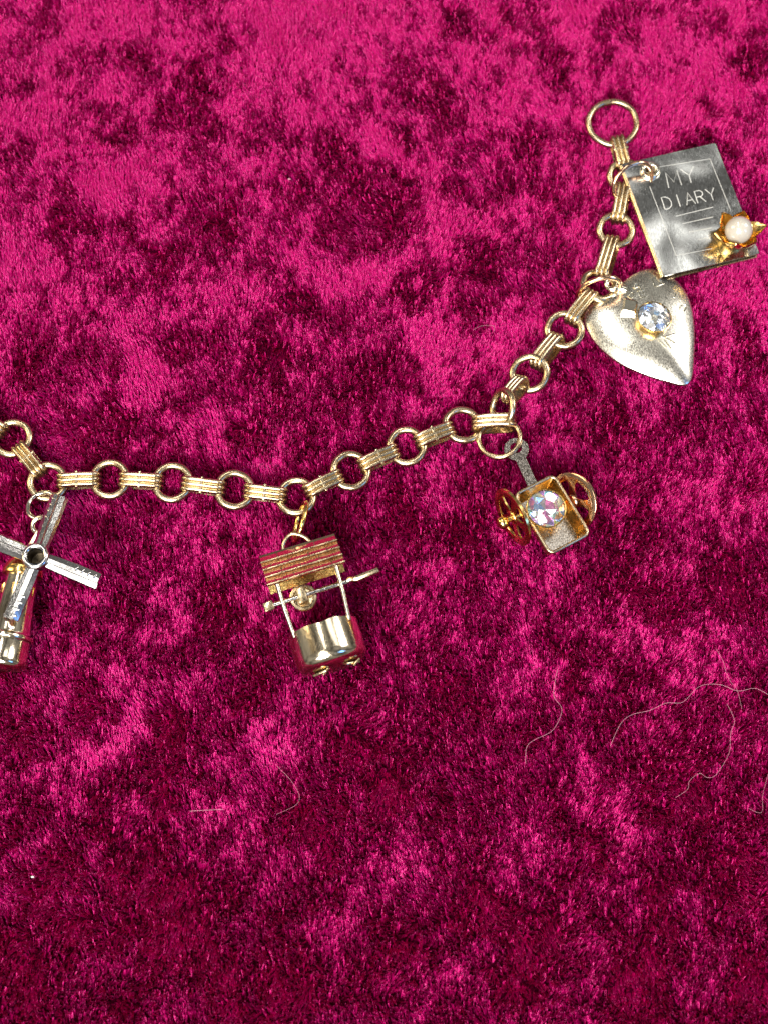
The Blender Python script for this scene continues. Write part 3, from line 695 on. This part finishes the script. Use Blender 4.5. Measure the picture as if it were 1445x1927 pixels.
# wire loop over the ridge and jump ring
lp = ap(WM, [(-1.9, ridge[1]-0.5, 0.9), (-1.5, ridge[1]+0.9, 1.3), (-0.2, ridge[1]+1.7, 1.6), (1.2, ridge[1]+0.9, 1.5), (1.9, ridge[1]-0.4, 1.2)])
mesh('hanging_loop', tube(spline(lp, 6), 0.24, 8), GOLD, well, sharp=60)
a, b_ = P(574, 944, 2.2), P(556, 1021, 2.6)
dx = unit(b_-a)
mesh('jump_ring', ring((a+b_)/2, dx, unit(np.cross(dx, (1, 0.1, 0))+np.array([0.33, 0, 0])), np.linalg.norm(b_-a)/2-0.25, 0.32, 12, 44, seed=14, ry=0.85), GOLD_RICH, well, sharp=60)

# ------------------------------------------------------------------ windmill charm
bz = 3.0
m0, m1 = P(58, 1012, bz), P(4, 1262, bz)
mv = unit(m0-m1); ML = np.linalg.norm(m0-m1)
MM = frame(m1, np.cross(mv, (0, 0, 1)), mv); ML_ = MM @ rot((1, 0, 0), -90)
mill = thing('windmill_charm', np.append(m1[:2], 0.1), 'silver windmill charm with four folded sails on a round tower', 'charm', 'charms on the bracelet')
tower = mesh('tower', lathe(ML_, [(0.1, 0.25), (2.2, 0.25), (2.75, 0.5), (2.95, 1.0), (2.85, 1.5), (2.72, 3.6), (2.75, 3.75), (3.0, 3.85), (3.1, 4.1), (3.0, 4.4), (2.7, 4.5), (2.55, 4.8), (1.95, ML-5.2)], 48), metal('warm_silver', (0.90, 0.80, 0.62), 0.13, (0.80, 0.66, 0.46), 0.1), mill, sharp=50)
mesh('cap', lathe(ML_, [(2.1, ML-5.2), (2.5, ML-5.1), (2.55, ML-4.7), (2.3, ML-3.9), (1.7, ML-2.9), (0.9, ML-2.1), (0.1, ML-1.8)], 40), GOLD_RICH, mill, sharp=50)
for k, a_ in enumerate((-60, 5, 62)):
    for y_ in (6.6, 10.2):
        A = MM @ rot((0, 1, 0), a_) @ trans(0, y_, 2.36-(y_-4.8)*0.055)
        wn = mesh('window', join(box(A @ trans(-0.42, 0, 0.03), 0.12, 1.2, 0.16, 0.04), box(A @ trans(0.42, 0, 0.03), 0.12, 1.2, 0.16, 0.04), box(A @ trans(0, 0.6, 0.03), 0.96, 0.12, 0.16, 0.04), box(A @ trans(0, -0.6, 0.03), 0.96, 0.12, 0.16, 0.04)), GOLD_RICH, tower, sharp=40)
hb = P(67.6, 1047, 6.6)
HM = frame(hb, (1, 0, 0), (0, 1, 0))
hub = mesh('hub', lathe(HM, [(1.02, -2.4), (1.25, -2.4), (1.25, -0.9), (1.66, -0.8), (1.74, -0.3), (1.66, 0.25), (1.4, 0.42), (1.15, 0.35), (1.0, 0.15), (0.98, -2.0)], 40, False), SILVER, mill, sharp=50)
mesh('bore', lathe(HM, [(0.97, -0.1), (0.97, -2.0), (0.05, -2.2)], 28, False), DARKHOLE, hub, sharp=50)
tips = [(111, 931), (184, 1095), (16, 1163), (-49, 998)]
for k, (tx_, ty_) in enumerate(tips):
    te = P(tx_, ty_, 6.4); dv = unit(te-hb); LN = np.linalg.norm(te-hb)
    BM = frame(hb-np.array([0, 0, 0.35]), dv, np.cross((0, 0, 1), dv)) @ rot((1, 0, 0), [4, 26, 10, 6][k])
    sec = [(1.3, 0.92), (2.6, 1.02), (LN*0.6, 1.12), (LN-0.12, 1.14), (LN, 1.06)]
    loops = []
    for q, w_ in sec:
        top = [(q, -w_, -0.30), (q, -w_*0.72, 0.10), (q, -0.16, 0.02), (q, 0.06, 0.36), (q, w_*0.55, 0.26), (q, w_, -0.22)]
        loops.append(top+[(x_, y_, z_-0.22) for x_, y_, z_ in reversed(top)])
    sail = mesh('sail', (lambda v, f: (ap(BM, v), f))(*loft(loops)), SILVER, mill, sharp=25)
    for j in range(4):
        x_ = LN-0.7-0.85*j
        mesh('sail_rung', tube(ap(BM, [(x_, 0.25, 0.28), (x_+0.12, 0.60, 0.20), (x_+0.2, 0.92, -0.12)]), [0.10, 0.17, 0.10], 8), SILVER, sail, sharp=60)
ey = P(75, 988, 4.2)
mesh('eyelet', join(ring(ey, unit((1, 0.2, 0.3)), unit((-0.1, 1, 0.2)), 0.95, 0.34, 12, 32, seed=4), tube([ey-[0, 0.9, 0], m0-mv*2.4], [0.4, 0.6], 10)), SILVER_GOLD, mill, sharp=60)
mesh('jump_ring', ring(P(80, 951, 2.4), unit((1, 0, 0.25)), unit((0, 1, -0.3)), 2.05, 0.32, 12, 40, seed=17), SILVER_GOLD, mill, sharp=60)

# ------------------------------------------------------------------ lint
def lint(pts, org, sc, label, r=0.045, z=0.32):
    r = r*0.45
    q = [P(org[0]+x/sc, org[1]+y/sc, z+0.15*math.sin(i*1.7)) for i, (x, y) in enumerate(pts)]
    v, f = tube(spline(q, 5), r, 5)
    o = mesh('lint_fibre', (v, f), LINT, None, sharp=60)
    o['label'] = label; o['category'] = 'lint'; o['group'] = 'stray lint fibres on the velvet'
A5 = (945, 1200)
lint([(298, 170), (285, 240), (280, 320), (320, 380), (310, 440), (265, 510), (165, 560), (130, 600), (125, 685)], A5, 2.89, 'pale lint hair bent like a hook, below the cart charm', 0.05)
lint([(585, 590), (640, 470), (700, 420), (800, 395), (890, 355), (980, 350), (1070, 265), (1180, 255), (1280, 290), (1370, 275), (1445, 310)], A5, 2.89, 'longest pale lint hair, wavy and stretched out sideways', 0.05)
lint([(1220, 360), (1260, 450), (1240, 520), (1230, 630), (1160, 745), (1110, 760), (1070, 738), (1015, 780), (1005, 825), (940, 870)], A5, 2.89, 'pale lint hair with an S-curve under the longest one', 0.045)
lint([(1160, 60), (1200, 130), (1215, 190), (1240, 240), (1275, 285), (1300, 385)], A5, 2.89, 'faint lint hair crossing the longest one', 0.035)
lint([(1445, 740), (1415, 850), (1408, 950), (1340, 930)], A5, 2.89, 'faint lint hair with a small hooked end, beside the S-curved one', 0.035)
lint([(1035, 287), (1120, 282), (1215, 277)], (0, 1427), 2.89, 'short straight white lint hair', 0.06, 0.4)
lint([(60, 40), (130, 110), (180, 190), (170, 250), (60, 305)], (500, 1427), 2.89, 'lint hair curled like a C, past the end of the short straight one', 0.035)
lint([(440, 245), (500, 215), (570, 210), (600, 222), (595, 260)], (780, 560), 4.014, 'small curled lint hair in the bend above the chain', 0.035)
for (px, py, lab) in ((62, 1650, 'tiny pale lint speck on the open velvet below the windmill'), (545, 337, 'tiny pale lint speck on the open velvet above the chain')):
    c = P(px, py, 0.3); bm = bmesh.new(); bmesh.ops.create_icosphere(bm, subdivisions=1, radius=0.17)
    v = np.array([x.co[:] for x in bm.verts])*[1.5, 0.8, 0.6]+c; bm.verts.index_update(); f = [tuple(x.index for x in p_.verts) for p_ in bm.faces]; bm.free()
    o = mesh('lint_speck', (v, f), ENGRAVE if py > 1000 else LINT, None, sharp=0); o['label'] = lab; o['category'] = 'lint'

# ------------------------------------------------------------------ pile pressed under the metal
for (x, y, z, r, zt) in ((1298, 395, 1.0, 5.6, 0.15), (1260, 330, 1, 4.5, 0.3), (1340, 460, 1, 4.5, 0.1), (1214, 600, 0.2, 5.6, -0.05), (1240, 660, 0.2, 4.2, -0.05), (1040, 972, 1.0, 4.2, 0.6),
                         (617, 1215, 0.2, 4.4, -0.2), (20, 1180, 0.1, 3.4, -0.3), (985, 878, 1, 1.5, 0.9)):
    press(x, y, z, r, zt)
build_pile()
